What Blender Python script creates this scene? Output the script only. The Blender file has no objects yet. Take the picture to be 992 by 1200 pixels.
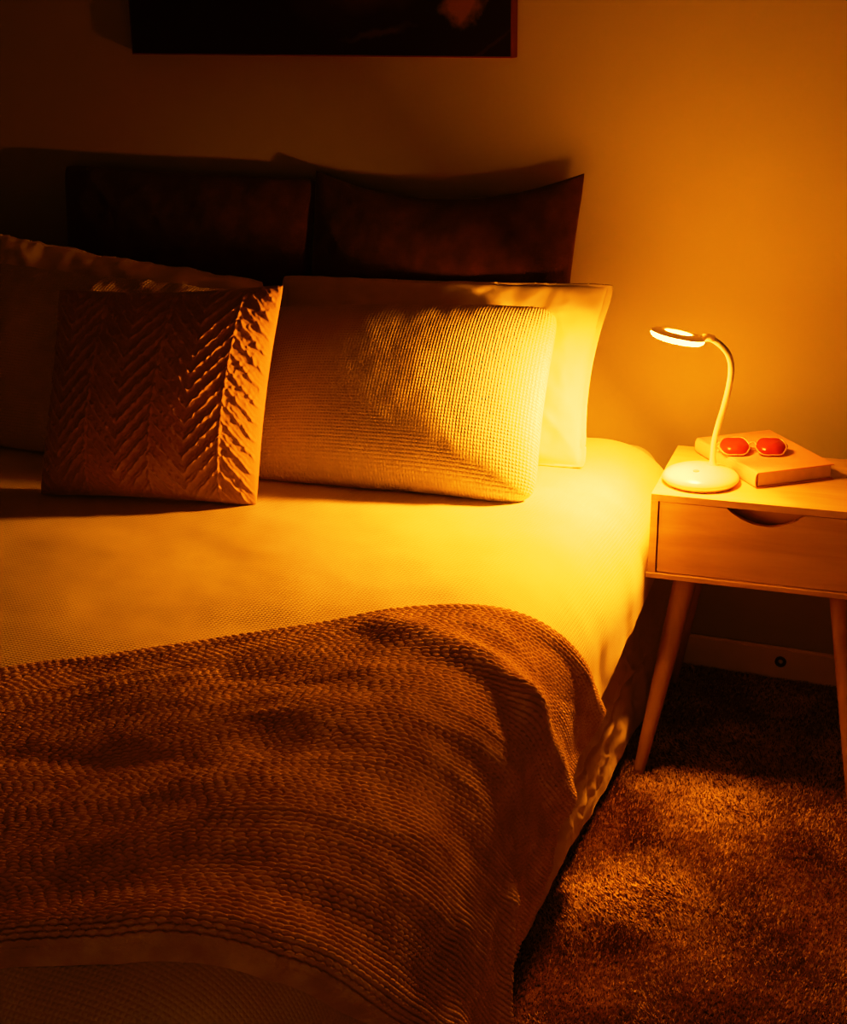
import bpy, bmesh, math
import numpy as np
from mathutils import Vector, Matrix

scene = bpy.context.scene
COL = scene.collection
rng = np.random.default_rng(7)
R = math.radians

# ------------------------------------------------------------------ helpers
def link(o, parent=None):
    COL.objects.link(o)
    if parent is not None:
        o.parent = parent
    return o

def tag(o, label=None, cat=None, group=None, kind=None):
    if label: o['label'] = label
    if cat: o['category'] = cat
    if group: o['group'] = group
    if kind: o['kind'] = kind
    return o

def empty(name, loc, rz=0.0):
    o = bpy.data.objects.new(name, None)
    o.empty_display_size = .05
    o.location = loc
    o.rotation_euler = (0, 0, rz)
    return link(o)

def mesh_obj(name, verts, faces, m, parent=None, smooth=True, uv=None):
    me = bpy.data.meshes.new(name)
    verts = np.asarray(verts, dtype=np.float32)
    me.from_pydata([], [], []) if False else None
    faces = np.asarray(faces)
    nf, k = faces.shape
    me.vertices.add(len(verts)); me.vertices.foreach_set('co', verts.ravel())
    me.loops.add(nf * k); me.loops.foreach_set('vertex_index', faces.ravel().astype(np.int32))
    me.polygons.add(nf)
    me.polygons.foreach_set('loop_start', np.arange(0, nf * k, k, dtype=np.int32))
    if uv is not None:
        l = me.uv_layers.new(name='UVMap')
        l.data.foreach_set('uv', np.asarray(uv, dtype=np.float32)[faces.ravel()].ravel())
    me.update(calc_edges=True)
    me.validate()
    me.polygons.foreach_set('use_smooth', np.full(len(me.polygons), smooth))
    me.materials.append(m)
    return link(bpy.data.objects.new(name, me), parent)

def grid_faces(n, m, off=0, flip=False):
    i, j = np.meshgrid(np.arange(n - 1), np.arange(m - 1), indexing='ij')
    a = i * m + j + off
    q = np.stack([a, a + m, a + m + 1, a + 1], -1).reshape(-1, 4)
    return q[:, ::-1] if flip else q

def bm_obj(name, bm, m, parent=None, smooth=False, weld=False):
    if weld:
        bmesh.ops.remove_doubles(bm, verts=bm.verts, dist=1e-5)
    bmesh.ops.recalc_face_normals(bm, faces=bm.faces)
    me = bpy.data.meshes.new(name)
    bm.to_mesh(me); bm.free()
    for p in me.polygons: p.use_smooth = smooth
    me.materials.append(m)
    return link(bpy.data.objects.new(name, me), parent)

def add_box(bm, x0, x1, y0, y1, z0, z1, bev=0.0):
    r = bmesh.ops.create_cube(bm, size=1)
    for v in r['verts']:
        v.co = Vector(((x0 + x1) / 2 + v.co.x * (x1 - x0), (y0 + y1) / 2 + v.co.y * (y1 - y0), (z0 + z1) / 2 + v.co.z * (z1 - z0)))
    if bev:
        es = {e for v in r['verts'] for e in v.link_edges}
        bmesh.ops.bevel(bm, geom=list(es), offset=bev, segments=3, affect='EDGES', profile=.5)

def box(name, b, m, parent=None, bev=0.0):
    bm = bmesh.new(); add_box(bm, *b, bev=bev)
    return bm_obj(name, bm, m, parent)

def lathe(name, prof, m, parent=None, n=64, at=(0, 0, 0)):
    """prof: list of (r, z); closed at r=0 ends"""
    p = np.array(prof, float); k = len(p)
    th = np.linspace(0, 2 * np.pi, n, endpoint=False)
    V = np.stack([p[None, :, 0] * np.cos(th)[:, None] + at[0], p[None, :, 0] * np.sin(th)[:, None] + at[1],
                  np.repeat(p[None, :, 1], n, 0) + at[2]], -1).reshape(-1, 3)
    bm = bmesh.new()
    vs = [bm.verts.new(v) for v in V]
    for i in range(n):
        for j in range(k - 1):
            a, b = i * k + j, ((i + 1) % n) * k + j
            bm.faces.new((vs[a], vs[b], vs[b + 1], vs[a + 1]))
    bmesh.ops.remove_doubles(bm, verts=bm.verts, dist=1e-6)
    return bm_obj(name, bm, m, parent, smooth=True)

def tube(name, pts, rad, m, parent=None, n=16, closed=False):
    pts = [Vector(p) for p in pts]
    N = len(pts)
    rad = [rad] * N if np.isscalar(rad) else rad
    bm = bmesh.new(); rings = []
    up = None
    for i, p in enumerate(pts):
        a = pts[(i - 1) % N] if (closed or i) else p
        b = pts[(i + 1) % N] if (closed or i < N - 1) else p
        t = (b - a).normalized()
        if up is None:
            up = t.orthogonal().normalized()
        up = (up - t * up.dot(t)).normalized()
        s = t.cross(up)
        rings.append([bm.verts.new(p + (up * math.cos(q) + s * math.sin(q)) * rad[i]) for q in [2 * math.pi * k / n for k in range(n)]])
    for i in range(N if closed else N - 1):
        A, B = rings[i], rings[(i + 1) % N]
        for k in range(n):
            bm.faces.new((A[k], A[(k + 1) % n], B[(k + 1) % n], B[k]))
    if not closed:
        bm.faces.new(rings[0][::-1]); bm.faces.new(rings[-1])
    return bm_obj(name, bm, m, parent, smooth=True)

def catmull(P, n=8):
    P = [np.array(p, float) for p in P]
    P = [2 * P[0] - P[1]] + P + [2 * P[-1] - P[-2]]
    out = []
    for i in range(1, len(P) - 2):
        for k in range(n):
            t = k / n
            out.append(.5 * (2 * P[i] + (P[i + 1] - P[i - 1]) * t + (2 * P[i - 1] - 5 * P[i] + 4 * P[i + 1] - P[i + 2]) * t * t
                             + (3 * P[i] - P[i - 1] - 3 * P[i + 1] + P[i + 2]) * t ** 3))
    out.append(P[-2]); return out

# numpy gradient noise
_perm = np.random.default_rng(3).permutation(512)
_g = np.random.default_rng(4).uniform(0, 2 * np.pi, 512)
def pn(x, y, seed=0):
    x = np.asarray(x, float); y = np.asarray(y, float)
    xi = np.floor(x).astype(int); yi = np.floor(y).astype(int)
    xf = x - xi; yf = y - yi
    def g(ix, iy, dx, dy):
        h = _g[_perm[(_perm[(ix + seed * 31) & 511] + iy) & 511]]
        return np.cos(h) * dx + np.sin(h) * dy
    u = xf ** 3 * (xf * (xf * 6 - 15) + 10); v = yf ** 3 * (yf * (yf * 6 - 15) + 10)
    a = g(xi, yi, xf, yf) * (1 - u) + g(xi + 1, yi, xf - 1, yf) * u
    b = g(xi, yi + 1, xf, yf - 1) * (1 - u) + g(xi + 1, yi + 1, xf - 1, yf - 1) * u
    return (a * (1 - v) + b * v) * 1.5
def fbm(x, y, o=4, seed=0):
    s = 0; a = 1
    for k in range(o):
        s = s + a * pn(x * 2 ** k, y * 2 ** k, seed + k); a *= .5
    return s

def sstep(a, b, x):
    t = np.clip((x - a) / (b - a), 0, 1); return t * t * (3 - 2 * t)

# ------------------------------------------------------------------ materials
class NT:
    def __init__(s, name):
        s.m = bpy.data.materials.new(name); s.m.use_nodes = True
        s.t = s.m.node_tree; s.n = s.t.nodes; s.b = s.n['Principled BSDF']
    def new(s, ty, **kw):
        n = s.n.new(ty)
        for k, v in kw.items():
            if k in n.inputs: n.inputs[k].default_value = v
            else: setattr(n, k, v)
        return n
    def l(s, a, b): s.t.links.new(a, b)

def fabric(name, col, col2=None, nscale=30, bump=.2, bscale=400, rough=.9, sheen=.3, weave=None, wave_amp=.4, dist=.001):
    """weave = (period_u, period_v) in metres, on the UV map (metres)"""
    N = NT(name)
    N.b.inputs['Roughness'].default_value = rough
    N.b.inputs['Specular IOR Level'].default_value = .15
    N.b.inputs['Sheen Weight'].default_value = sheen
    N.b.inputs['Sheen Roughness'].default_value = .5
    tc = N.new('ShaderNodeTexCoord')
    no = N.new('ShaderNodeTexNoise', Scale=nscale, Detail=4.0)
    N.l(tc.outputs['Object'], no.inputs['Vector'])
    mx = N.new('ShaderNodeMix', data_type='RGBA')
    mx.inputs[6].default_value = (*col, 1); mx.inputs[7].default_value = (*(col2 or [c * .85 for c in col]), 1)
    rmp = N.new('ShaderNodeMapRange'); rmp.inputs[1].default_value = .35; rmp.inputs[2].default_value = .65
    N.l(no.outputs['Fac'], rmp.inputs[0]); N.l(rmp.outputs[0], mx.inputs[0]); N.l(mx.outputs[2], N.b.inputs['Base Color'])
    fine = N.new('ShaderNodeTexNoise', Scale=bscale, Detail=2.0)
    N.l(tc.outputs['Object'], fine.inputs['Vector'])
    h = fine.outputs['Fac']
    if weave:
        sp = N.new('ShaderNodeSeparateXYZ'); N.l(tc.outputs['UV'], sp.inputs[0])
        outs = []
        for k, per in enumerate(weave):
            mu = N.new('ShaderNodeMath', operation='MULTIPLY'); mu.inputs[1].default_value = math.pi / per
            N.l(sp.outputs[k], mu.inputs[0])
            si = N.new('ShaderNodeMath', operation='SINE'); N.l(mu.outputs[0], si.inputs[0])
            ab = N.new('ShaderNodeMath', operation='ABSOLUTE'); N.l(si.outputs[0], ab.inputs[0])
            outs.append(ab.outputs[0])
        mi = N.new('ShaderNodeMath', operation='MULTIPLY'); N.l(outs[0], mi.inputs[0]); N.l(outs[1], mi.inputs[1])
        sc = N.new('ShaderNodeMath', operation='MULTIPLY'); sc.inputs[1].default_value = wave_amp * 4; N.l(mi.outputs[0], sc.inputs[0])
        ad = N.new('ShaderNodeMath', operation='ADD'); N.l(sc.outputs[0], ad.inputs[0]); N.l(h, ad.inputs[1])
        h = ad.outputs[0]
    bp = N.new('ShaderNodeBump', Strength=bump, Distance=dist)
    N.l(h, bp.inputs['Height']); N.l(bp.outputs[0], N.b.inputs['Normal'])
    return N.m

def plain(name, col, rough=.5, bump=0, bscale=100, spec=.5, metal=0, vary=.08, vscale=8):
    N = NT(name)
    N.b.inputs['Roughness'].default_value = rough
    N.b.inputs['Specular IOR Level'].default_value = spec
    N.b.inputs['Metallic'].default_value = metal
    tc = N.new('ShaderNodeTexCoord')
    no = N.new('ShaderNodeTexNoise', Scale=vscale, Detail=3.0); N.l(tc.outputs['Object'], no.inputs['Vector'])
    mx = N.new('ShaderNodeMix', data_type='RGBA')
    mx.inputs[6].default_value = (*[c * (1 - vary) for c in col], 1); mx.inputs[7].default_value = (*[min(1, c * (1 + vary)) for c in col], 1)
    N.l(no.outputs['Fac'], mx.inputs[0]); N.l(mx.outputs[2], N.b.inputs['Base Color'])
    if bump:
        f = N.new('ShaderNodeTexNoise', Scale=bscale, Detail=3.0); N.l(tc.outputs['Object'], f.inputs['Vector'])
        bp = N.new('ShaderNodeBump', Strength=bump, Distance=.002); N.l(f.outputs['Fac'], bp.inputs['Height'])
        N.l(bp.outputs[0], N.b.inputs['Normal'])
    return N.m

def wood(name, c1, c2, axis=0, rough=.45):
    N = NT(name); N.b.inputs['Roughness'].default_value = rough
    tc = N.new('ShaderNodeTexCoord'); mp = N.new('ShaderNodeMapping')
    s = [14, 14, 14]; s[axis] = 1.6
    mp.inputs['Scale'].default_value = s
    N.l(tc.outputs['Object'], mp.inputs[0])
    no = N.new('ShaderNodeTexNoise', Scale=2.2, Detail=6.0, Roughness=.6, Distortion=.6); N.l(mp.outputs[0], no.inputs['Vector'])
    rp = N.new('ShaderNodeValToRGB')
    rp.color_ramp.elements[0].position = .3; rp.color_ramp.elements[0].color = (*c1, 1)
    rp.color_ramp.elements[1].position = .7; rp.color_ramp.elements[1].color = (*c2, 1)
    N.l(no.outputs['Fac'], rp.inputs[0]); N.l(rp.outputs[0], N.b.inputs['Base Color'])
    bp = N.new('ShaderNodeBump', Strength=.08, Distance=.001); N.l(no.outputs['Fac'], bp.inputs['Height']); N.l(bp.outputs[0], N.b.inputs['Normal'])
    return N.m

M = {}
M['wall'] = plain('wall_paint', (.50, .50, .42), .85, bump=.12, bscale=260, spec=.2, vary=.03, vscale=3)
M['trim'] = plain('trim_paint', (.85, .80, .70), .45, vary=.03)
M['low_bounce_wall'] = plain('low_bounce_paint', (.20, .17, .14), .9, bump=.1, bscale=260)  # unseen walls, colour darkened to cut their bounced light
M['ceiling'] = plain('ceiling_paint', (.45, .42, .38), .9, bump=.1, bscale=120)
M['carpet'] = fabric('carpet_backing', (.12, .07, .045), (.07, .04, .025), 40, .8, 300, 1.0, .2)
M['spread'] = fabric('bedspread_cotton', (.78, .72, .60), (.71, .65, .53), 9, .5, 300, .9, .3, weave=(.0065, .0065), wave_amp=.35, dist=.0012)
M['waffle'] = fabric('waffle_cotton', (.74, .67, .58), (.70, .63, .54), 12, .6, 250, .9, .3, weave=(.0067, .0067), wave_amp=.6, dist=.0018)
M['white_cotton'] = fabric('plain_cotton', (.80, .75, .65), (.76, .71, .61), 12, .1, 500, .85, .2)
M['dark_fabric'] = fabric('dark_woven', (.12, .060, .050), (.085, .043, .037), 25, .6, 300, .95, .4, weave=(.006, .006), wave_amp=.15, dist=.001)
M['cushion'] = fabric('pleated_cotton', (.46, .31, .24), (.40, .27, .21), 14, .4, 350, .95, .5)
M['knit'] = fabric('chunky_yarn', (.82, .65, .48), (.64, .48, .35), 22, .5, 500, 1.0, .6, dist=.0015)
M['valance'] = fabric('valance_cotton', (.66, .58, .44), (.60, .52, .40), 10, .15, 400, .8, .3)
M['mattress'] = fabric('mattress_ticking', (.74, .68, .58), (.70, .64, .54), 10, .2, 400)
M['base'] = fabric('bed_base_cloth', (.05, .04, .035), None, 20, .2, 300)
M['wood'] = wood('pale_oak', (.60, .43, .27), (.74, .57, .39), 0)
M['leg_wood'] = wood('oak_leg', (.50, .34, .21), (.62, .45, .29), 2)
M['dark_in'] = plain('drawer_inside', (.50, .34, .22), .8)
M['plastic'] = plain('white_plastic', (.86, .82, .72), .3, vary=.01)
M['head'] = plain('lamp_head_plastic', (.75, .55, .42), .4, vary=.02)
_b = M['head'].node_tree.nodes['Principled BSDF']; _b.inputs['Emission Color'].default_value = (1, .28, .03, 1); _b.inputs['Emission Strength'].default_value = .22  # weak emission imitates lamp light glowing through the shell
M['foot'] = plain('lamp_foot_rubber', (.60, .42, .30), .6, vary=.02)
M['steel'] = plain('grey_button', (.45, .42, .38), .4)
M['book'] = fabric('pink_book_cloth', (.84, .50, .44), (.80, .45, .40), 18, .15, 500, .7, .2)
M['pages'] = plain('book_pages', (.72, .58, .34), .8, vary=.12, vscale=60)
M['dark_ring'] = plain('dark_fitting', (.09, .06, .05), .6)
M['canvas_side'] = plain('canvas_edge', (.22, .07, .05), .8, bump=.2, bscale=300)

# glowing diffuser
N = NT('lamp_diffuser')
N.b.inputs['Base Color'].default_value = (.9, .85, .7, 1)
LIGHT = (1.0, .298, .031)
N.b.inputs['Emission Color'].default_value = (*LIGHT, 1)
N.b.inputs['Emission Strength'].default_value = 165
M['glow'] = N.m

# clear + pink lenses
def glassy(name, col, rough=.05):
    N = NT(name)
    b = N.b
    b.inputs['Base Color'].default_value = (*col, 1); b.inputs['Roughness'].default_value = rough
    tc = N.new('ShaderNodeTexCoord'); no = N.new('ShaderNodeTexNoise', Scale=30.0); N.l(tc.outputs['Object'], no.inputs['Vector'])
    mr = N.new('ShaderNodeMapRange'); mr.inputs[3].default_value = rough; mr.inputs[4].default_value = rough + .08
    N.l(no.outputs['Fac'], mr.inputs[0]); N.l(mr.outputs[0], b.inputs['Roughness'])
    b.inputs['Transmission Weight'].default_value = .35
    return N.m
M['lens'] = glassy('pink_lens', (.66, .10, .11), .14)
M['clear'] = glassy('clear_acetate', (.9, .62, .50), .1)

# painting front: dark, dim smoky shapes, a pale tuft and a thin line
N = NT('painting_canvas')
N.b.inputs['Roughness'].default_value = .7
tc = N.new('ShaderNodeTexCoord')
def blob(cx, cy, sx, sy, rot, jag):
    mp = N.new('ShaderNodeMapping', vector_type='TEXTURE')
    mp.inputs['Location'].default_value = (cx, 0, cy); mp.inputs['Scale'].default_value = (sx, 1, sy); mp.inputs['Rotation'].default_value = (0, rot, 0)
    nz = N.new('ShaderNodeTexNoise', Scale=jag, Detail=5.0); N.l(tc.outputs['Object'], nz.inputs['Vector'])
    sb = N.new('ShaderNodeVectorMath', operation='MULTIPLY_ADD')
    sb.inputs[1].default_value = (.06, 0, .06); N.l(nz.outputs['Color'], sb.inputs[0]); N.l(tc.outputs['Object'], sb.inputs[2])
    N.l(sb.outputs[0], mp.inputs[0])
    ln = N.new('ShaderNodeVectorMath', operation='LENGTH'); N.l(mp.outputs[0], ln.inputs[0])
    mr = N.new('ShaderNodeMapRange'); mr.inputs[1].default_value = 1.1; mr.inputs[2].default_value = .5; N.l(ln.outputs[1], mr.inputs[0])
    return mr.outputs[0]
col = None
base = (.020, .008, .008, 1)
prev = None
for (cx, cy, sx, sy, rot, jag, c) in [(.408, .15, .055, .055, .5, 40, (.30, .20, .12, 1)), (.20, .085, .09, .012, -.15, 20, (.10, .05, .03, 1)),
                                      (.06, .14, .10, .05, .3, 20, (.04, .015, .01, 1)), (.47, .05, .09, .006, -.5, 6, (.06, .025, .02, 1)), (.14, .36, .25, .2, .6, 9, (.30, .14, .08, 1))]:
    mx = N.new('ShaderNodeMix', data_type='RGBA')
    N.l(blob(cx, cy, sx, sy, rot, jag), mx.inputs[0])
    if prev is None: mx.inputs[6].default_value = base
    else: N.l(prev, mx.inputs[6])
    mx.inputs[7].default_value = c; prev = mx.outputs[2]
N.l(prev, N.b.inputs['Base Color'])
M['painting'] = N.m

# carpet pile fibres
N = NT('carpet_fibre')
N.b.inputs['Roughness'].default_value = .95; N.b.inputs['Specular IOR Level'].default_value = .1; N.b.inputs['Sheen Weight'].default_value = .3
tc = N.new('ShaderNodeTexCoord')
n1 = N.new('ShaderNodeTexNoise', Scale=5.5, Detail=3.0); N.l(tc.outputs['Object'], n1.inputs['Vector'])
n2 = N.new('ShaderNodeTexNoise', Scale=130.0, Detail=2.0); N.l(tc.outputs['Object'], n2.inputs['Vector'])
ad = N.new('ShaderNodeMath', operation='ADD'); N.l(n1.outputs['Fac'], ad.inputs[0]); N.l(n2.outputs['Fac'], ad.inputs[1])
rp = N.new('ShaderNodeValToRGB'); rp.color_ramp.elements[0].position = .38; rp.color_ramp.elements[0].color = (.28, .19, .13, 1)
rp.color_ramp.elements[1].position = .62; rp.color_ramp.elements[1].color = (.82, .66, .52, 1)
hf = N.new('ShaderNodeMath', operation='MULTIPLY'); hf.inputs[1].default_value = .5; N.l(ad.outputs[0], hf.inputs[0]); N.l(hf.outputs[0], rp.inputs[0])
N.l(rp.outputs[0], N.b.inputs['Base Color'])
M['fibre'] = N.m

# ------------------------------------------------------------------ room
RX0, RX1, RY0, RY1, RZ = -3.7, 1.3, -4.6, 0.0, 2.5
box('floor', (RX0, RX1, RY0, RY1, -.06, 0), M['carpet'])['kind'] = 'structure'
box('ceiling', (RX0, RX1, RY0, RY1, RZ, RZ + .05), M['ceiling'])['kind'] = 'structure'
box('wall_back', (RX0 - .06, RX1 + .06, RY1, RY1 + .06, -.06, RZ + .05), M['wall'])['kind'] = 'structure'
box('wall_front', (RX0 - .06, RX1 + .06, RY0 - .06, RY0, -.06, RZ + .05), M['low_bounce_wall'])['kind'] = 'structure'
box('wall_left', (RX0 - .06, RX0, RY0, RY1, -.06, RZ + .05), M['low_bounce_wall'])['kind'] = 'structure'
box('wall_right', (RX1, RX1 + .06, RY0, RY1, -.06, RZ + .05), M['wall'])['kind'] = 'structure'
def baseboard(name, b):
    bm = bmesh.new(); add_box(bm, *b)
    es = [e for e in bm.edges if all(v.co.z > .05 for v in e.verts)]
    bmesh.ops.bevel(bm, geom=es, offset=.006, segments=3, affect='EDGES')
    bm_obj(name, bm, M['trim'])['kind'] = 'structure'
baseboard('baseboard_back', (RX0, RX1, -.016, 0, 0, .082))
baseboard('baseboard_right', (RX1 - .016, RX1, RY0, -.016, 0, .082))
baseboard('baseboard_left', (RX0, RX0 + .016, RY0, -.016, 0, .082))

# carpet pile: short leaning fibres over the visible floor
def carpet_pile():
    n = 480000
    x = rng.uniform(-.72, 1.25, n); y = rng.uniform(-3.0, -.02, n)
    y = -.02 - (1 - (1 - rng.uniform(0, 1, n)) ** 1.0) * 2.6
    h = rng.uniform(.004, .0075, n)
    patch = fbm(x * 3.2, y * 3.2, 3, 5)
    ang = patch * 2.6 + rng.normal(0, .9, n) + 1.2
    lean = (.35 + .5 * np.clip(patch, -.5, .8)) * h * 1.3
    w = rng.uniform(.0009, .0016, n)
    fa = rng.uniform(0, np.pi, n)
    dx, dy = np.cos(fa) * w, np.sin(fa) * w
    lx, ly = np.cos(ang) * lean, np.sin(ang) * lean
    h2 = h * (1 - .25 * np.clip(patch, 0, 1))
    V = np.empty((n, 4, 3), np.float32)
    V[:, 0] = np.stack([x - dx, y - dy, np.zeros(n)], -1); V[:, 1] = np.stack([x + dx, y + dy, np.zeros(n)], -1)
    V[:, 2] = np.stack([x + dx * .7 + lx, y + dy * .7 + ly, h2], -1); V[:, 3] = np.stack([x - dx * .7 + lx, y - dy * .7 + ly, h2], -1)
    F = np.arange(n * 4).reshape(n, 4)
    o = mesh_obj('carpet_pile', V.reshape(-1, 3), F, M['fibre'], smooth=False)
    tag(o, 'short brown carpet pile with brushed darker patches beside the bed', 'carpet', kind='stuff')
carpet_pile()

# round fitting on the baseboard
sock = empty('wall_fitting', (-.408, -.0165, .047))
tag(sock, 'small round dark fitting on the pale baseboard below the nightstand', 'fitting')
o = lathe('fitting_ring', [(.006, 0), (.0075, .004), (.012, .005), (.0135, .003), (.0135, 0)], M['dark_ring'], sock, 32); o.rotation_euler = (R(90), 0, 0)
o = lathe('fitting_centre', [(0, .003), (.005, .003), (.0055, 0), (0, 0)], M['trim'], sock, 24); o.rotation_euler = (R(90), 0, 0)

# ------------------------------------------------------------------ bed surface profile
X0, A, B, Z0 = -.85, .205, .20, .605
t_ = np.linspace(0, np.pi / 2, 200); ex = 2 / 2.3
_px = A * np.sin(t_) ** ex; _pz = B - B * np.cos(t_) ** ex
_ss = np.concatenate([[0], np.cumsum(np.hypot(np.diff(_px), np.diff(_pz)))]); SE = _ss[-1]
XL, YF = -2.36, -2.14
def roll(d):
    """d = unrolled distance past the start of the rounding -> (outward, drop)"""
    d = np.maximum(d, 0)
    o = np.where(d < SE, np.interp(d, _ss, _px), A)
    z = np.where(d < SE, np.interp(d, _ss, _pz), B + d - SE)
    return o, z
def bed_surf(s, y, off=0.0):
    """unrolled coordinates -> 3D, with outward offset"""
    s = np.asarray(s, float); y = np.asarray(y, float)
    def P(s, y):
        o1, d1 = roll(s - X0); o2, d2 = roll(XL - s); o3, d3 = roll(YF - y)
        x = np.clip(s, XL, X0) + o1 - o2
        yy = np.maximum(y, YF) - o3
        z = Z0 - d1 - d2 - d3
        z = z + .004 * fbm(s * 3, y * 3, 2, 11) + .0012 * fbm(s * 9, y * 9, 2, 15)
        return np.stack([x, yy, z], -1)
    p = P(s, y); e = 1e-3
    n = np.cross(P(s + e, y) - P(s - e, y), P(s, y + e) - P(s, y - e))
    n /= np.linalg.norm(n, axis=-1, keepdims=True) + 1e-12
    return p + n * np.asarray(off)[..., None], n
def top_z(x, y):
    x = np.asarray(x, float)
    d = np.interp(x - X0, _px, _pz, left=0, right=B) + np.interp(XL - x, _px, _pz, left=0, right=B)
    s = x
    return Z0 - d + .004 * fbm(s * 3, y * 3, 2, 11) + .0012 * fbm(s * 9, y * 9, 2, 15)

# ------------------------------------------------------------------ bed
bed = empty('bed', (-1.6, -1.2, 0))
tag(bed, 'large bed base with a crinkled pale valance hanging to the carpet', 'bed')
def child_world(o, root):
    o.matrix_parent_inverse = root.matrix_world.inverted(); return o
bed_off = Vector((-1.6, -1.2, 0))
def shift(o, off):
    o.data.transform(Matrix.Translation(-Vector(off))); return o
b = shift(box('bed_base', (-2.48, -.74, -2.22, -.03, .06, .325), M['base'], bed, bev=.01), bed_off)
for (lx, ly) in ((-.86, -.3), (-.86, -2.0), (-2.3, -.3), (-2.3, -2.0)):
    shift(tube('leg', [(lx, ly, 0), (lx, ly, .06)], [.02, .025], M['leg_wood'], bed), bed_off)
# valance: crinkled skirt right side + foot + left
def valance():
    path = []
    n = 900
    yy = np.linspace(-.018, -2.24, n)
    m = 90
    tt = np.linspace(0, 1, m)
    Y, T = np.meshgrid(yy, tt, indexing='ij')
    z = .44 - T * (.44 - .035 + .006 * np.sin(Y * 14))
    amp = sstep(0, .5, T) * .6 + .4
    cr = .009 * fbm(Y * 7, z * 9, 3, 21) + .007 * (1 - np.abs(fbm(Y * 10 + z * 14, z * 6 - Y * 3, 2, 25))) * sstep(.25, .6, T)
    cr += .004 * np.sin(Y * 60 + 4 * fbm(Y * 3, z * 3, 2, 9)) * sstep(.4, 1, T)
    seam = -.007 * np.exp(-((z - .17 - .01 * np.sin(Y * 9)) / .006) ** 2)
    x = -.684 + .026 * T + cr * amp * (1 - .7 * sstep(.85, 1, T)) + seam
    V = np.stack([x, Y, z], -1).reshape(-1, 3)
    o = mesh_obj('valance', V, grid_faces(n, m), M['valance'], bed)
    shift(o, bed_off)
    # foot panel
    xx = np.linspace(-2.50, -.665, 400); X, T = np.meshgrid(xx, tt[::3], indexing='ij')
    z = .44 - T * .405
    y = -2.245 - .02 * T + .008 * fbm(X * 7, z * 9, 3, 31)
    o = mesh_obj('valance', np.stack([X, y, z], -1).reshape(-1, 3), grid_faces(400, 30), M['valance'], bed)
    shift(o, bed_off)
    yy = np.linspace(-.018, -2.24, 300); Y, T = np.meshgrid(yy, tt[::3], indexing='ij')
    z = .44 - T * .405
    x = -2.53 - .02 * T + .008 * fbm(Y * 7, z * 9, 3, 41)
    o = mesh_obj('valance', np.stack([x, Y, z], -1).reshape(-1, 3), grid_faces(300, 30), M['valance'], bed)
    shift(o, bed_off)
valance()

# mattress (fitted sheet corner shows behind the bedspread)
bm = bmesh.new(); add_box(bm, -2.47, -.715, -2.20, -.02, .33, .578)
bmesh.ops.bevel(bm, geom=list(bm.edges), offset=.07, segments=8, affect='EDGES', profile=.5)
o = bm_obj('mattress', bm, M['mattress'], smooth=True)
tag(o, 'pale mattress whose rounded corner shows by the wall behind the bedspread', 'mattress')

# bedspread
def bedspread():
    ny, ns = 620, 620
    u = np.linspace(0, 1, ns); v = np.linspace(0, 1, ny)
    U, Vv = np.meshgrid(u, v, indexing='ij')
    y = -.115 - Vv * (2.14 - .115 + SE + .07)
    hem = np.interp(-y, [0, .45, .62, .85, 1.2, 3], [.41, .405, .345, .318, .325, .33]) + .006 * np.sin(y * 17)
    smax = X0 + SE + (Z0 - B - hem)
    smin = XL - SE - .08
    s = smin + U * (smax - smin)
    off = .004 + 0 * s
    # soft dips and quilting creases
    edge = sstep(0, .08, -(y + .115))
    off = off + .0018 * fbm(s * 5, y * 5, 2, 50) * edge
    off -= .05 * (1 - edge) ** 2 * 0.6
    # puckers near the hanging side
    side = sstep(X0 + .05, X0 + SE, s)
    off += side * .0010 * np.sin(y * 38 + 3 * fbm(y * 4, s * 4, 2, 7)) * sstep(.0, .25, s - X0)
    P, n = bed_surf(s, y, off)
    P[..., 2] = np.maximum(P[..., 2], .30)
    o = mesh_obj('bedspread', P.reshape(-1, 3), grid_faces(ns, ny), M['spread'], uv=np.stack([s, y], -1).reshape(-1, 2))
    so = o.modifiers.new('thick', 'SOLIDIFY'); so.thickness = .006; so.offset = -1
    tag(o, 'cream woven cotton bedspread covering the whole bed', 'bedspread')
bedspread()

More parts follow.
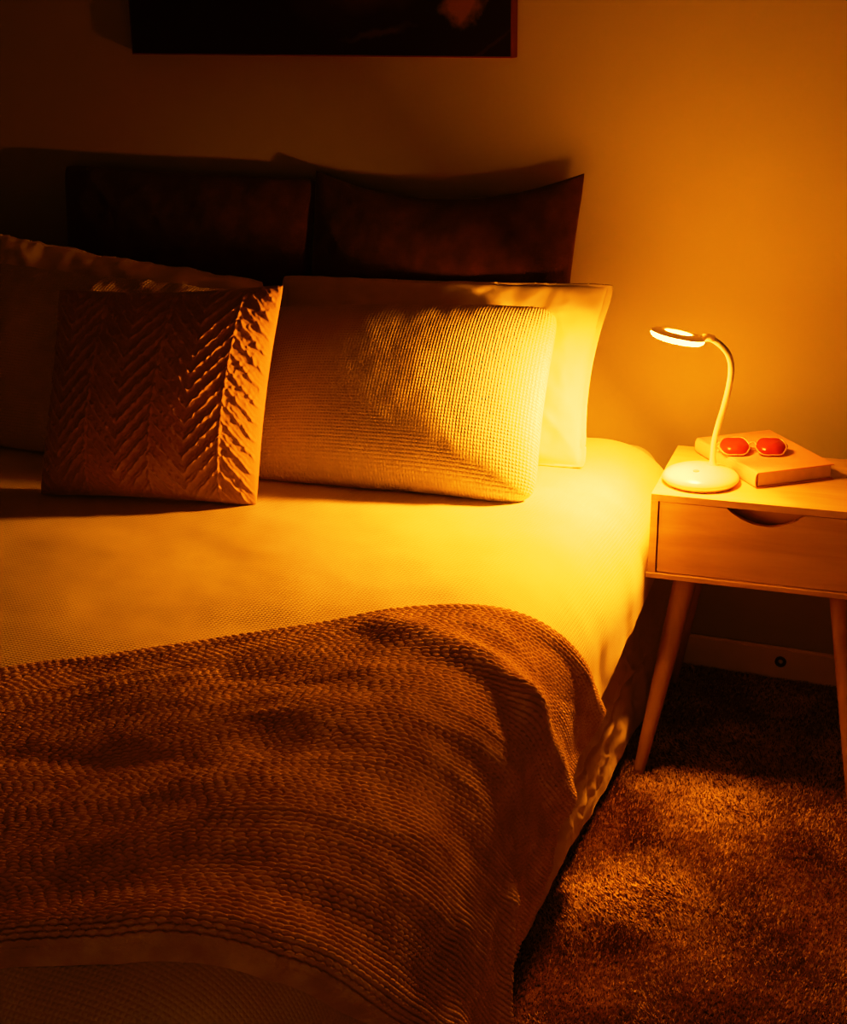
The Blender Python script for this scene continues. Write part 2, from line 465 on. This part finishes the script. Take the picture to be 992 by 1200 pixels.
# ------------------------------------------------------------------ knitted throw
def throw():
    Cc = np.array([-.42, -.872]); e1 = np.array([-.756, -.654]); e2 = np.array([.640, -.768])
    L, W = 1.78, .765
    wales, stl = 54, .0135
    nb = wales * 12; na = int(L / stl * 8)
    a = np.linspace(0, 1, na); b = np.linspace(0, 1, nb)
    Aa, Bb = np.meshgrid(a * L, b, indexing='ij')
    bw = Bb * np.interp(Aa, [0, .6, 1.0, 1.16, 1.28, 1.78], [.77, .765, .78, .75, .70, .60])
    a_in = Aa + (.175 * sstep(0, .32, Bb) + .08 * sstep(.40, .85, Bb)) * np.exp(-Aa / .3)
    S = Cc[0] + e1[0] * a_in + e2[0] * bw
    Y = Cc[1] + e1[1] * a_in + e2[1] * bw
    Y += .012 * fbm(Aa * 3, Bb * 2, 2, 60)
    # knit relief
    wx = Bb * wales + .25 * fbm(Aa * 5, Bb * 4, 2, 70)
    fr = wx - np.floor(wx)
    side = np.where(fr < .5, fr * 2, (1 - fr) * 2)           # 0 at wale border, 1 at the centre
    leg = (np.abs(side - .5) * 2)
    wid = np.floor(wx * 2); ph = a_in / stl + .50 * side + .8 * np.modf(np.abs(np.sin(wid * 12.9898) * 43758.5))[0] + .5 * fbm(Aa * 8, Bb * 8, 2, 75)
    f = ph - np.floor(ph)
    along = np.sqrt(np.clip(1 - (2 * f - 1) ** 2, 0, 1))
    prof = np.sqrt(np.clip(1 - (leg * .92) ** 2, 0, 1))
    kn = prof * (.55 + .45 * along)
    valley = 1 - .35 * np.exp(-((fr) / .12) ** 2) - .35 * np.exp(-((1 - fr) / .12) ** 2)
    kn = kn * valley + .05 * fbm(Aa * 120, Bb * 90, 2, 77)
    # folds
    fold = .012 * fbm(Aa * 1.8, bw * 4, 2, 81) + .004 * (1 - 2 * np.abs(fbm(Aa * 2.4 + 3, bw * 9, 2, 86)))
    # swell where it turns over the edge
    def ridge(p0, p1, w, h):
        p0 = np.array(p0); p1 = np.array(p1); d = p1 - p0; l = np.linalg.norm(d); d = d / l
        rx, ry = S - p0[0], Y - p0[1]
        t = np.clip(rx * d[0] + ry * d[1], 0, l)
        dist = np.hypot(rx - t * d[0], ry - t * d[1])
        return h * np.exp(-(dist / w) ** 2)
    fold += ridge((-.84, -1.38), (-.64, -1.345), .04, .016) + ridge((-.64, -1.345), (-.40, -1.20), .035, .020)
    fold += ridge((-.40, -1.52), (-.16, -1.56), .03, .02)
    fold += ridge((-1.25, -1.95), (-.95, -1.85), .03, -.007) + ridge((-1.0, -1.62), (-.82, -1.58), .035, -.008)
    fold += ridge((-.64, -1.20), (-.46, -1.02), .05, -.010)
    ea = np.minimum(Aa, L - Aa); eb = np.minimum(Bb, 1 - Bb) * W
    ed = np.minimum(ea, eb)
    rim = 1 - np.clip(1 - ed / .012, 0, 1) ** 2
    fe = (1 - sstep(.0, .10, (1 - Bb) * W)) * .018         # folded-under foot edge is thicker
    off = .012 + rim * (.006 + fe + np.clip(fold + .012, -.002, .06) * sstep(0, .04, ed)) + kn * .0092 * (rim * .7 + .3)
    P, n = bed_surf(S, Y, off)
    # anything that reaches the floor spreads outwards on it
    low = np.clip(.016 - P[..., 2], 0, None)
    P[..., 0] += low * .9
    P[..., 2] = np.maximum(P[..., 2], .016 + kn * .005 * (low > 0) + .004)
    # underside
    Pu, _ = bed_surf(S[:: , ::], Y, .0105 + 0 * S)
    Pu[..., 0] += np.clip(.016 - Pu[..., 2], 0, None) * .9
    Pu[..., 2] = np.maximum(Pu[..., 2], .0125)
    st = 6
    ia = np.unique(np.append(np.arange(0, na, st), na - 1)); ib = np.unique(np.append(np.arange(0, nb, st), nb - 1))
    V = P.reshape(-1, 3); F = [grid_faces(na, nb)]
    # skirt strip around the rim
    idx = lambda i, j: i * nb + j
    loop = [idx(i, 0) for i in range(na)] + [idx(na - 1, j) for j in range(1, nb)] + [idx(i, nb - 1) for i in range(na - 2, -1, -1)] + [idx(0, j) for j in range(nb - 2, 0, -1)]
    loop = np.array(loop); base = Pu.reshape(-1, 3)[loop]
    nV = len(V); V = np.concatenate([V, base]); k = len(loop); r = np.arange(k); r2 = (r + 1) % k
    F.append(np.stack([loop[r], nV + r, nV + r2, loop[r2]], -1))
    uv = np.concatenate([np.stack([Aa, bw], -1).reshape(-1, 2), np.zeros((k, 2))])
    o = mesh_obj('knitted_throw', V, np.concatenate(F), M['knit'], uv=uv)
    tag(o, 'chunky brown knitted throw laid askew over the foot of the bed', 'throw blanket')
throw()

# ------------------------------------------------------------------ pillows
def pillow(name, quad, thick, mat, label, cat, group=None, n=150, pinch=(.05, .05), p=2.0, q=.5, wr=.006, seed=0,
           surf=None, hem=None, top_sag=0.0, top_wr=0.0, back=1.0, flange=0.0, rest=True, res=None, asym=None, corner=.03):
    """quad BL BR TR TL as seen from the front"""
    BL, BR, TR, TL = [np.array(c, float) for c in quad]
    ctr = (BL + BR) / 2
    w = np.linalg.norm(BR - BL); h = np.linalg.norm(TL - BL)
    N_ = np.cross(BR - BL, TL - BL); N_ /= np.linalg.norm(N_)     # towards the viewer
    nu, nv = res or (n, int(n * h / w) + 1)
    c = np.sin(np.linspace(-np.pi / 2, np.pi / 2, nu)) * .35 + np.linspace(-1, 1, nu) * .65
    d = np.sin(np.linspace(-np.pi / 2, np.pi / 2, nv)) * .35 + np.linspace(-1, 1, nv) * .65
    U, V = np.meshgrid(c, d, indexing='ij')
    def body(sign):
        uu = U * (1 - pinch[0] * (1 - V ** 2) * np.abs(U)); vv = V * (1 - pinch[1] * (1 - U ** 2) * np.abs(V))
        vv = vv - top_sag * (1 - U ** 2) * np.clip((V + 1) / 2, 0, 1) ** 2
        vv = vv + top_wr * fbm(U * 5 + seed, V * 0 + seed, 3, seed) * np.clip((V + 1) / 2, 0, 1) ** 3 * (1 - U ** 4)
        fl = 1 - flange
        Uf = np.clip(U / fl, -1, 1); Vf = np.clip(V / fl, -1, 1)
        f = (np.clip(1 - np.abs(Uf) ** p, 0, 1) * np.clip(1 - np.abs(Vf) ** p, 0, 1)) ** q
        f = f * (1 - .18 * V)                                     # heavier at the bottom
        hgt = f * thick / 2 * (1 if sign > 0 else back)
        ed = np.clip(np.minimum(1 - np.abs(U), 1 - np.abs(V)) * 6, 0, 1)
        X = U * w / 2; Yv = V * h / 2
        hgt = hgt + wr * ed * fbm(X * 9, Yv * 9, 3, seed + 5) + wr * .6 * ed * (1 - 2 * np.abs(fbm(X * 6 + Yv * 5, Yv * 3, 2, seed + 9)))
        # gathers radiating from the corners / edges
        hgt = hgt + wr * .5 * (1 - ed) * np.sin((X if True else 0) * 70 + 3 * fbm(X * 6, Yv * 6, 2, seed + 3)) * (np.abs(V) > np.abs(U)) * ed
        if asym is not None: hgt = hgt + asym(U, V) * ed
        if sign > 0 and surf is not None: hgt = hgt + surf(X, Yv, U, V) * np.clip(ed * 3, 0, 1)
        cc = corner * (U ** 2 * V ** 2) ** 5
        uu = uu * (1 - cc); vv = vv * (1 - cc)
        s, t = (uu + 1) / 2, (vv + 1) / 2
        Pq = (BL * (1 - s)[..., None] + BR * s[..., None]) * (1 - t)[..., None] + (TL * (1 - s)[..., None] + TR * s[..., None]) * t[..., None]
        Pq = Pq + N_ * (sign * hgt)[..., None]
        return Pq, X, Yv
    Pf, X, Yv = body(1); Pb, _, _ = body(-1)
    # weld rims
    rim = np.zeros(U.shape, bool); rim[0] = rim[-1] = True; rim[:, 0] = rim[:, -1] = True
    Pb[rim] = Pf[rim]
    for P in (Pf, Pb):
        if rest:
            P[..., 2] = np.maximum(P[..., 2], top_z(P[..., 0], P[..., 1]) + .012)
        P[..., 1] = np.minimum(P[..., 1], -.012)
    k = nu * nv
    idb = np.arange(k) + k
    rf = rim.ravel(); idb[rf] = np.arange(k)[rf]
    Vv = np.concatenate([Pf.reshape(-1, 3), Pb.reshape(-1, 3)])
    Ff = grid_faces(nu, nv); Fb = idb[grid_faces(nu, nv, flip=True)]
    F = np.concatenate([Ff, Fb])
    used = np.zeros(len(Vv), bool); used[F.ravel()] = True
    rem = np.cumsum(used) - 1
    uv = np.stack([X, Yv], -1).reshape(-1, 2); uv = np.concatenate([uv, uv])
    base = ctr.copy()
    o = mesh_obj(name, (Vv - base)[used], rem[F], mat, uv=uv[used])
    o.location = base
    tag(o, label, cat, group)
    return o, (Pf, Pb, U, V)

def cord(name, P, ij, m, parent, rad=.0022, n=6):
    pts = [P[i, j] for i, j in ij]
    base = np.array(parent.location)
    return tube(name, [p - base for p in pts], rad, m, parent, n=n)

zb = .612
# dark pillows leaning on the wall
dl, _ = pillow('dark_pillow', [(-2.27, -.20, zb), (-1.60, -.20, zb), (-1.585, -.055, 1.165), (-2.33, -.055, 1.175)], .13, M['dark_fabric'],
       'dark brown woven pillow leaning on the wall, in the darkest left side', 'pillow', 'dark pillows leaning on the wall', pinch=(.03, .02), seed=1, wr=.004, top_sag=.01)
dr, _ = pillow('dark_pillow', [(-1.585, -.22, zb), (-.93, -.20, zb), (-.920, -.055, 1.203), (-1.60, -.055, 1.185)], .13, M['dark_fabric'],
       'dark brown woven pillow leaning on the wall nearest the lamp', 'pillow', 'dark pillows leaning on the wall', pinch=(.03, .02), seed=2, wr=.004, top_sag=.20, corner=.01)
# plain white pillows
bl, _ = pillow('white_pillow', [(-2.42, -.50, zb), (-1.63, -.46, zb), (-1.615, -.30, .957), (-2.42, -.33, 1.045)], .15, M['white_cotton'],
       'plain cotton pillow with a crumpled top edge behind the chevron cushion', 'pillow', 'plain white pillows', pinch=(.02, .02), seed=3, wr=.007, top_wr=.03, flange=.03, top_sag=.02)
br, _ = pillow('white_pillow', [(-1.585, -.48, zb), (-.800, -.40, zb), (-.797, -.205, .986), (-1.63, -.205, .955)], .13, M['white_cotton'],
       'plain white cotton pillow standing behind the waffle pillow near the lamp', 'pillow', 'plain white pillows', pinch=(.07, .02), seed=4, wr=.008, top_sag=.012, flange=.04, top_wr=.008)
# hem seam on that pillowcase
# waffle pillows
fl, _ = pillow('waffle_pillow', [(-2.36, -.70, zb), (-1.64, -.73, zb), (-1.57, -.46, .965), (-2.33, -.47, .995)], .15, M['waffle'],
       'ribbed waffle pillow at the left, half hidden by the chevron cushion', 'pillow', 'waffle pillows', pinch=(.02, .02), seed=6, wr=.008, top_wr=.03)
fr_, _ = pillow('waffle_pillow', [(-1.53, -.72, zb), (-.836, -.66, zb), (-.888, -.33, .951), (-1.560, -.43, .925)], .21, M['waffle'],
       'cream waffle-weave pillow brightly lit beside the lamp', 'pillow', 'waffle pillows', pinch=(.03, .01), seed=8, wr=.0008, top_wr=.008, top_sag=.0, back=.45, corner=.07, p=2.6)

# chevron cushion
def chevron(X, Y, U, V):
    h = .46
    u = (X / .46 + .5); per = .30
    w = (u - .262) / per
    w = w - np.floor(w)                       # 0 at a ridge line, .5 at the V bottom
    tri = 1 - np.abs(2 * w - 1)               # 0 at ridge, 1 at V bottom
    jit = .10 * fbm(X * 60, Y * 60, 2, 33)
    k = (Y / .033 + tri * 1.15 * (per * .46 / 2) / .033 * 1.0 + jit)
    f = k - np.floor(k)
    tuck = .0050 * np.exp(-((f - .5) / .13) ** 2) + .0030 * np.clip((f - .5) * 2, 0, 1) * np.clip((1 - f) * 5, 0, 1)
    wav = 1 + .35 * np.sin(X * 420 + 5 * fbm(X * 20, Y * 20, 2, 38))
    d = np.minimum(w, 1 - w) * per * .46
    ridge = .0055 * np.exp(-(d / .0035) ** 2) * (1 + .3 * np.sin(Y * 330))
    return np.maximum(tuck * wav, ridge) * 1.15 + .0009 * fbm(X * 90, Y * 90, 2, 44)
cu, _ = pillow('chevron_cushion', [(-1.825, -.955, zb), (-1.365, -.858, zb), (-1.352, -.72, 1.045), (-1.83, -.815, 1.022)], .22, M['cushion'],
       'square dusty-brown cushion with pleated chevron ridges in front of the pillows', 'cushion', pinch=(.045, .04), seed=10, wr=.003,
       surf=chevron, res=(420, 420), top_sag=.02, back=.45, corner=.015)

# ------------------------------------------------------------------ painting
pt = empty('painting', (-1.603, -.002, 1.447))
tag(pt, 'dark canvas painting with a reddish edge hanging above the pillows', 'painting')
cvs = box('canvas', (-.5, .5, -.040, -.004, 0, .75), M['canvas_side'], pt, bev=.0015)
bm = bmesh.new()
vs = [bm.verts.new(c) for c in ((-.496, -.0408, .004), (.496, -.0408, .004), (.496, -.0408, .746), (-.496, -.0408, .746))]
bm.faces.new(vs); bm_obj('picture', bm, M['painting'], pt)

# ------------------------------------------------------------------ nightstand
TZ = .62
ns = empty('nightstand', (-.632, -.523, 0), R(3.5))
tag(ns, 'pale oak nightstand with one drawer and splayed round legs', 'nightstand')
W, D, H = .465, .345, .185
zb0, T = TZ - H, .0155
box('top_panel', (0, W, 0, D, TZ - T, TZ), M['wood'], ns, bev=.001)
box('bottom_panel', (-.004, W + .004, -.004, D, zb0, zb0 + .011), M['wood'], ns, bev=.001)
box('side_panel', (0, T, 0.0005, D, zb0 + .0113, TZ - T - .0003), M['wood'], ns, bev=.0008)
box('side_panel', (W - T, W, 0.0005, D, zb0 + .0113, TZ - T - .0003), M['wood'], ns, bev=.0008)
box('back_panel', (T + .0005, W - T - .0005, D - .008, D - .0005, zb0 + .0113, TZ - T - .0003), M['wood'], ns)
# drawer with scooped pull
drawer = bpy.data.objects.new('drawer', None)
def drawer_front():
    x0, x1 = T + .0025, W - T - .0025; z0, z1 = zb0 + .013, TZ - T - .0025
    cx = W / 2; hw, dp = .078, .032
    top = [(x0, z1)]
    pts = []
    for k in range(29):
        t = k / 28; x = cx - hw + 2 * hw * t
        s = math.sin(math.pi * t)
        pts.append((x, z1 - dp * s ** .8 if 0 < k < 28 else z1))
    outline = [(x0, z0), (x1, z0), (x1, z1)] + pts[::-1] + [(x0, z1)]
    bm = bmesh.new()
    y0, y1 = .004, .018
    f = [bm.verts.new((x, y0, z)) for x, z in outline]; g = [bm.verts.new((x, y1, z)) for x, z in outline]
    bm.faces.new(f); bm.faces.new(g[::-1])
    for i in range(len(f)):
        j = (i + 1) % len(f); bm.faces.new((f[i], g[i], g[j], f[j]))
    bmesh.ops.recalc_face_normals(bm, faces=bm.faces)
    return bm_obj('drawer', bm, M['wood'], ns)
dw = drawer_front()
bm = bmesh.new()
add_box(bm, T + .012, W - T - .012, .0185, D - .03, zb0 + .016, zb0 + .022)
for xx in (T + .012, W - T - .024): add_box(bm, xx, xx + .012, .0185, D - .03, zb0 + .022, TZ - T - .035)
add_box(bm, T + .012, W - T - .012, D - .042, D - .03, zb0 + .022, TZ - T - .035)
add_box(bm, T + .024, W - T - .024, .0300, .0360, zb0 + .022, TZ - T - .004)
bm_obj('drawer_box', bm, M['dark_in'], dw)
for sx in (0, 1):
    for sy in (0, 1):
        tx, ty = (.075, W - .075)[sx], (.065, D - .065)[sy]
        fx, fy = tx + (-.066, .066)[sx], ty + (-.122, .122)[sy]
        P0 = Vector((fx, fy, 0.0)); P1 = Vector((tx, ty, zb0 - .0005))
        pts = [P0, P0 + (P1 - P0) * .02, P0 + (P1 - P0) * .5, P1]
        leg = tube('leg', pts, [.0115, .0125, .0195, .0265], M['leg_wood'], ns, n=28)
        for v in leg.data.vertices:          # foot and mounting face cut level
            if v.co.z < .012: v.co.z = max(v.co.z, .0); 
            if v.co.z > zb0 - .02: v.co.z = min(v.co.z, zb0 - .0005) if v.co.z > zb0 - .0005 else zb0 - .0005
            if v.co.z < .004: v.co.z = 0.0

# ------------------------------------------------------------------ lamp
lx, ly = -.5525, -.418
lamp = empty('desk_lamp', (lx, ly, TZ + .0005))
tag(lamp, 'white gooseneck lamp with glowing ring head on the nightstand', 'lamp')
lathe('lamp_foot', [(0, 0), (.070, 0), (.0735, .002), (.0735, .006), (0, .006)], M['foot'], lamp, 96)
lathe('lamp_base', [(0, .006), (.076, .006), (.0795, .010), (.079, .0145), (.073, .0215), (.060, .0275), (.044, .0315), (.026, .034), (.010, .0345), (0, .0345)], M['plastic'], lamp, 96)
stem_w = [(-.533, -.398, .650), (-.5325, -.400, .672), (-.531, -.402, .706), (-.5245, -.406, .742), (-.5150, -.412, .780), (-.5065, -.419, .820),
          (-.5010, -.428, .857), (-.5005, -.440, .886), (-.5065, -.452, .909), (-.5180, -.463, .926), (-.5330, -.471, .9385), (-.5470, -.477, .9445)]
stem = [np.array(p) - np.array([lx, ly, TZ + .0005]) for p in stem_w]
sp = catmull(stem, 8); k = len(sp)
rad = [.0062 if i > 8 else .0062 + .006 * (1 - i / 8) ** 2 for i in range(k)]
tube('gooseneck', sp, rad, M['plastic'], lamp, n=20)
lathe('power_button', [(0, 0), (.0065, 0), (.0065, .0012), (.0055, .0018), (0, .0018)], M['steel'], lamp, 32, at=(-.004, -.030, .0328))
# small raised strip beside the button
hc = np.array([-.600, -.490, .9475]) - np.array([lx, ly, TZ + .0005])
head = empty('lamp_head', hc); head.parent = lamp
def head_part(name, prof, m, parent):
    o = lathe(name, prof, m, parent, 96); return o
HR = .0545
# head shell is the mesh of the 'lamp_head' part: annular top cover with a round opening
bpy.data.objects.remove(head)
shell = lathe('lamp_head', [(.0275, .0042), (.0285, .0058), (.040, .0052), (.0505, .0035), (HR + .0005, .0005), (HR, -.0015), (.050, .0), (.0285, .0026), (.0275, .0042)], M['head'], lamp, 96)
shell.location = hc; shell.rotation_euler = (R(-7), R(9.5), 0)
glow = lathe('diffuser', [(0, .0015), (.0270, .0015), (.0270, .0005), (.050, -.0022), (HR - .001, -.0028), (HR - .0003, -.0045), (.0525, -.0080), (.048, -.0112), (.040, -.0132), (.025, -.0145), (0, -.015)], M['glow'], shell, 96)
# area light added under the diffuser, aimed at the bed to brighten it
ld = bpy.data.lights.new('bed_fill', 'AREA'); ld.shape = 'DISK'; ld.size = .08; ld.color = LIGHT; ld.energy = 26
lo = bpy.data.objects.new('bed_fill', ld); link(lo, lamp)
lo.location = hc + np.array([-.003, -.004, -.022])
lo.rotation_euler = Vector((-.66, -.60, -.62)).to_track_quat('-Z', 'Y').to_euler()
# neck joint
tube('neck_joint', [hc + np.array([.047, .011, -.004]), hc + np.array([.056, .0135, -.0038]), hc + np.array([.070, .0165, -.0065])], [.0068, .0078, .0066], M['head'], lamp, n=20)

# ------------------------------------------------------------------ book
fx, fy = -.434, -.419
bang = math.atan2(.116, .14)
book = empty('book', (fx, fy, TZ + .0005), bang)
tag(book, 'pink clothbound book lying flat on the nightstand behind the lamp', 'book')
bwid, blen, bt = .180, .262, .034
bm = bmesh.new()
add_box(bm, 0, bwid, 0, blen, 0, .003, bev=.0008)
add_box(bm, .0, bwid, 0, blen, bt - .003, bt, bev=.0008)
# rounded spine along the left long side
rows = []
for k in range(9):
    a = math.pi / 2 + math.pi * k / 8
    rows.append((-.0005 + .006 * math.cos(a), bt / 2 + (bt / 2) * math.sin(a)))
inner = [(-.0005 + .003 * math.cos(math.pi / 2 + math.pi * k / 8), bt / 2 + (bt / 2 - .003) * math.sin(math.pi / 2 + math.pi * k / 8)) for k in range(9)]
va = [[bm.verts.new((x, y, z)) for x, z in rows + inner[::-1]] for y in (0, blen)]
bm.faces.new(va[0]); bm.faces.new(va[1][::-1])
for i in range(len(va[0])):
    j = (i + 1) % len(va[0]); bm.faces.new((va[0][i], va[1][i], va[1][j], va[0][j]))
bm_obj('cover', bm, M['book'], book)
bm = bmesh.new(); add_box(bm, .003, bwid - .005, .004, blen - .004, .0032, bt - .0032)
bm_obj('pages', bm, M['pages'], book)

# ------------------------------------------------------------------ sunglasses
gz = TZ + .0005 + bt
gx, gy = -.461, -.318
gang = math.atan2(.034, .077) - .10
gl = empty('sunglasses', (gx, gy, gz + .0008), gang)
tag(gl, 'clear-framed sunglasses with pinkish-red lenses resting on the book', 'sunglasses')
TILT = R(58)
def lens_outline(cx, w, h, n=48):
    out = []
    for k in range(n):
        a = 2 * math.pi * k / n
        c, s = math.cos(a), math.sin(a)
        r = 1 / (abs(c) ** 2.6 + abs(s) ** 2.6) ** (1 / 2.6)
        r *= 1 + .03 * math.cos(6 * a)
        out.append((cx + w / 2 * c * r, h / 2 * s * r))
    return out
def g3(x, z, y=0):
    # lens plane leaning back from its lower rim
    zz = z + .0265
    return Vector((x, y * math.cos(TILT) + zz * math.sin(TILT), zz * math.cos(TILT) - y * math.sin(TILT) + .0035))
for sx in (-1, 1):
    cx = sx * .0385
    ol = lens_outline(cx, .060, .047)
    bm = bmesh.new()
    c0 = bm.verts.new(g3(cx, 0, -.0015)); c1 = bm.verts.new(g3(cx, 0, .0))
    a = [bm.verts.new(g3(x, z, 0)) for x, z in ol]; b_ = [bm.verts.new(g3(x, z, .0012)) for x, z in ol]
    for i in range(len(a)):
        j = (i + 1) % len(a)
        bm.faces.new((c0, a[i], a[j])); bm.faces.new((c1, b_[j], b_[i])); bm.faces.new((a[i], b_[i], b_[j], a[j]))
    bm_obj('lens', bm, M['lens'], gl, smooth=True)
    tube('rim', [g3(x, z, .0006) for x, z in lens_outline(cx, .063, .050)], .0014, M['clear'], gl, n=10, closed=True)
    # temple folded flat behind the lenses
    h0 = g3(sx * .070, .010, .002)
    hb = g3(sx * .0745, .008, .008)
    arm = [g3(sx * .069, .012, .0), h0, hb, Vector((sx * .070, .030, .012)), Vector((sx * .040, .043, .006)), Vector((-sx * .020, .048, .004 + .004 * (sx > 0))), Vector((-sx * .050, .044, .003 + .004 * (sx > 0)))]
    tube('temple', catmull(arm, 5), .0019, M['clear'], gl, n=8)
br_ = [g3(-.0085, .004, .0006), g3(-.005, .009, .0), g3(0, .0105, -.001), g3(.005, .009, .0), g3(.0085, .004, .0006)]
tube('bridge', catmull(br_, 5), .0019, M['clear'], gl, n=8)
tube('nose_pad', [g3(-.009, -.004, .004), g3(-.0095, -.010, .006)], .0018, M['clear'], gl, n=8)
tube('nose_pad', [g3(.009, -.004, .004), g3(.0095, -.010, .006)], .0018, M['clear'], gl, n=8)

# ------------------------------------------------------------------ camera, world, colour
cam = bpy.data.cameras.new('camera'); co = link(bpy.data.objects.new('camera', cam))
cam.sensor_fit = 'HORIZONTAL'; cam.sensor_width = 36; cam.lens = 36 * 1720 / 992
p, y, r = R(20), R(-22), R(.6)
F = Vector((math.sin(y) * math.cos(p), math.cos(y) * math.cos(p), -math.sin(p)))
Rt = Vector((math.cos(y), -math.sin(y), 0)); Dn = F.cross(Rt)
R2 = Rt * math.cos(r) + Dn * math.sin(r); D2 = -Rt * math.sin(r) + Dn * math.cos(r)
m = Matrix((R2, -D2, -F)).transposed().to_4x4(); m.translation = Vector((0, -3.33587, 1.62))
co.matrix_world = m
cam.clip_start = .05
scene.camera = co

# dim fill added behind the camera to lift the dark areas
fl_ = bpy.data.lights.new('rear_fill', 'AREA'); fl_.shape = 'RECTANGLE'; fl_.size = 1.2; fl_.size_y = 1.6; fl_.color = (1, .40, .12); fl_.energy = 3.9
fo = link(bpy.data.objects.new('rear_fill', fl_)); fo.location = (.3, -4.4, .95)
fo.rotation_euler = Vector((-.05, 1, -.2)).to_track_quat('-Z', 'Y').to_euler()
w = bpy.data.worlds.new('world'); scene.world = w; w.use_nodes = True
w.node_tree.nodes['Background'].inputs[0].default_value = (1, .3, .03, 1)
w.node_tree.nodes['Background'].inputs[1].default_value = .0
scene.view_settings.view_transform = 'Standard'
scene.view_settings.look = 'None'
scene.view_settings.exposure = 0
# camera response: soft shoulder, slightly crushed green/blue shadows
scene.view_settings.use_curve_mapping = True
cm = scene.view_settings.curve_mapping
WL = 4.0
cm.white_level = (WL, WL, WL)
def set_curve(c, fn):
    xs = [0, .004, .01, .02, .04, .08, .14, .22, .35, .5, .75, 1.0, 1.5, 2.2, 3, 4]
    while len(c.points) > 2: c.points.remove(c.points[1])
    c.points[0].location = (0, max(0, fn(0))); c.points[-1].location = (1, min(1, fn(WL)))
    for x in xs[1:-1]:
        c.points.new(x / WL, min(1, max(0, fn(x))))
    for p_ in c.points: p_.handle_type = 'AUTO_CLAMPED'
K, PW = 4.07, 1.6
set_curve(cm.curves[0], lambda x: 1 - math.exp(-K * x ** PW))
set_curve(cm.curves[1], lambda x: .74 * (1 - math.exp(-4.5 / .74 * x ** 1.5)) + .24 * (x / WL) ** 2 - .0035 * (1 - math.exp(-x / .008)))
set_curve(cm.curves[2], lambda x: max(0, .80 * (1 - math.exp(-3.2 / .8 * x ** 1.45)) - .008 * (1 - math.exp(-x / .02))))
cm.update()
scene.cycles.max_bounces = 8
scene.cycles.diffuse_bounces = 6
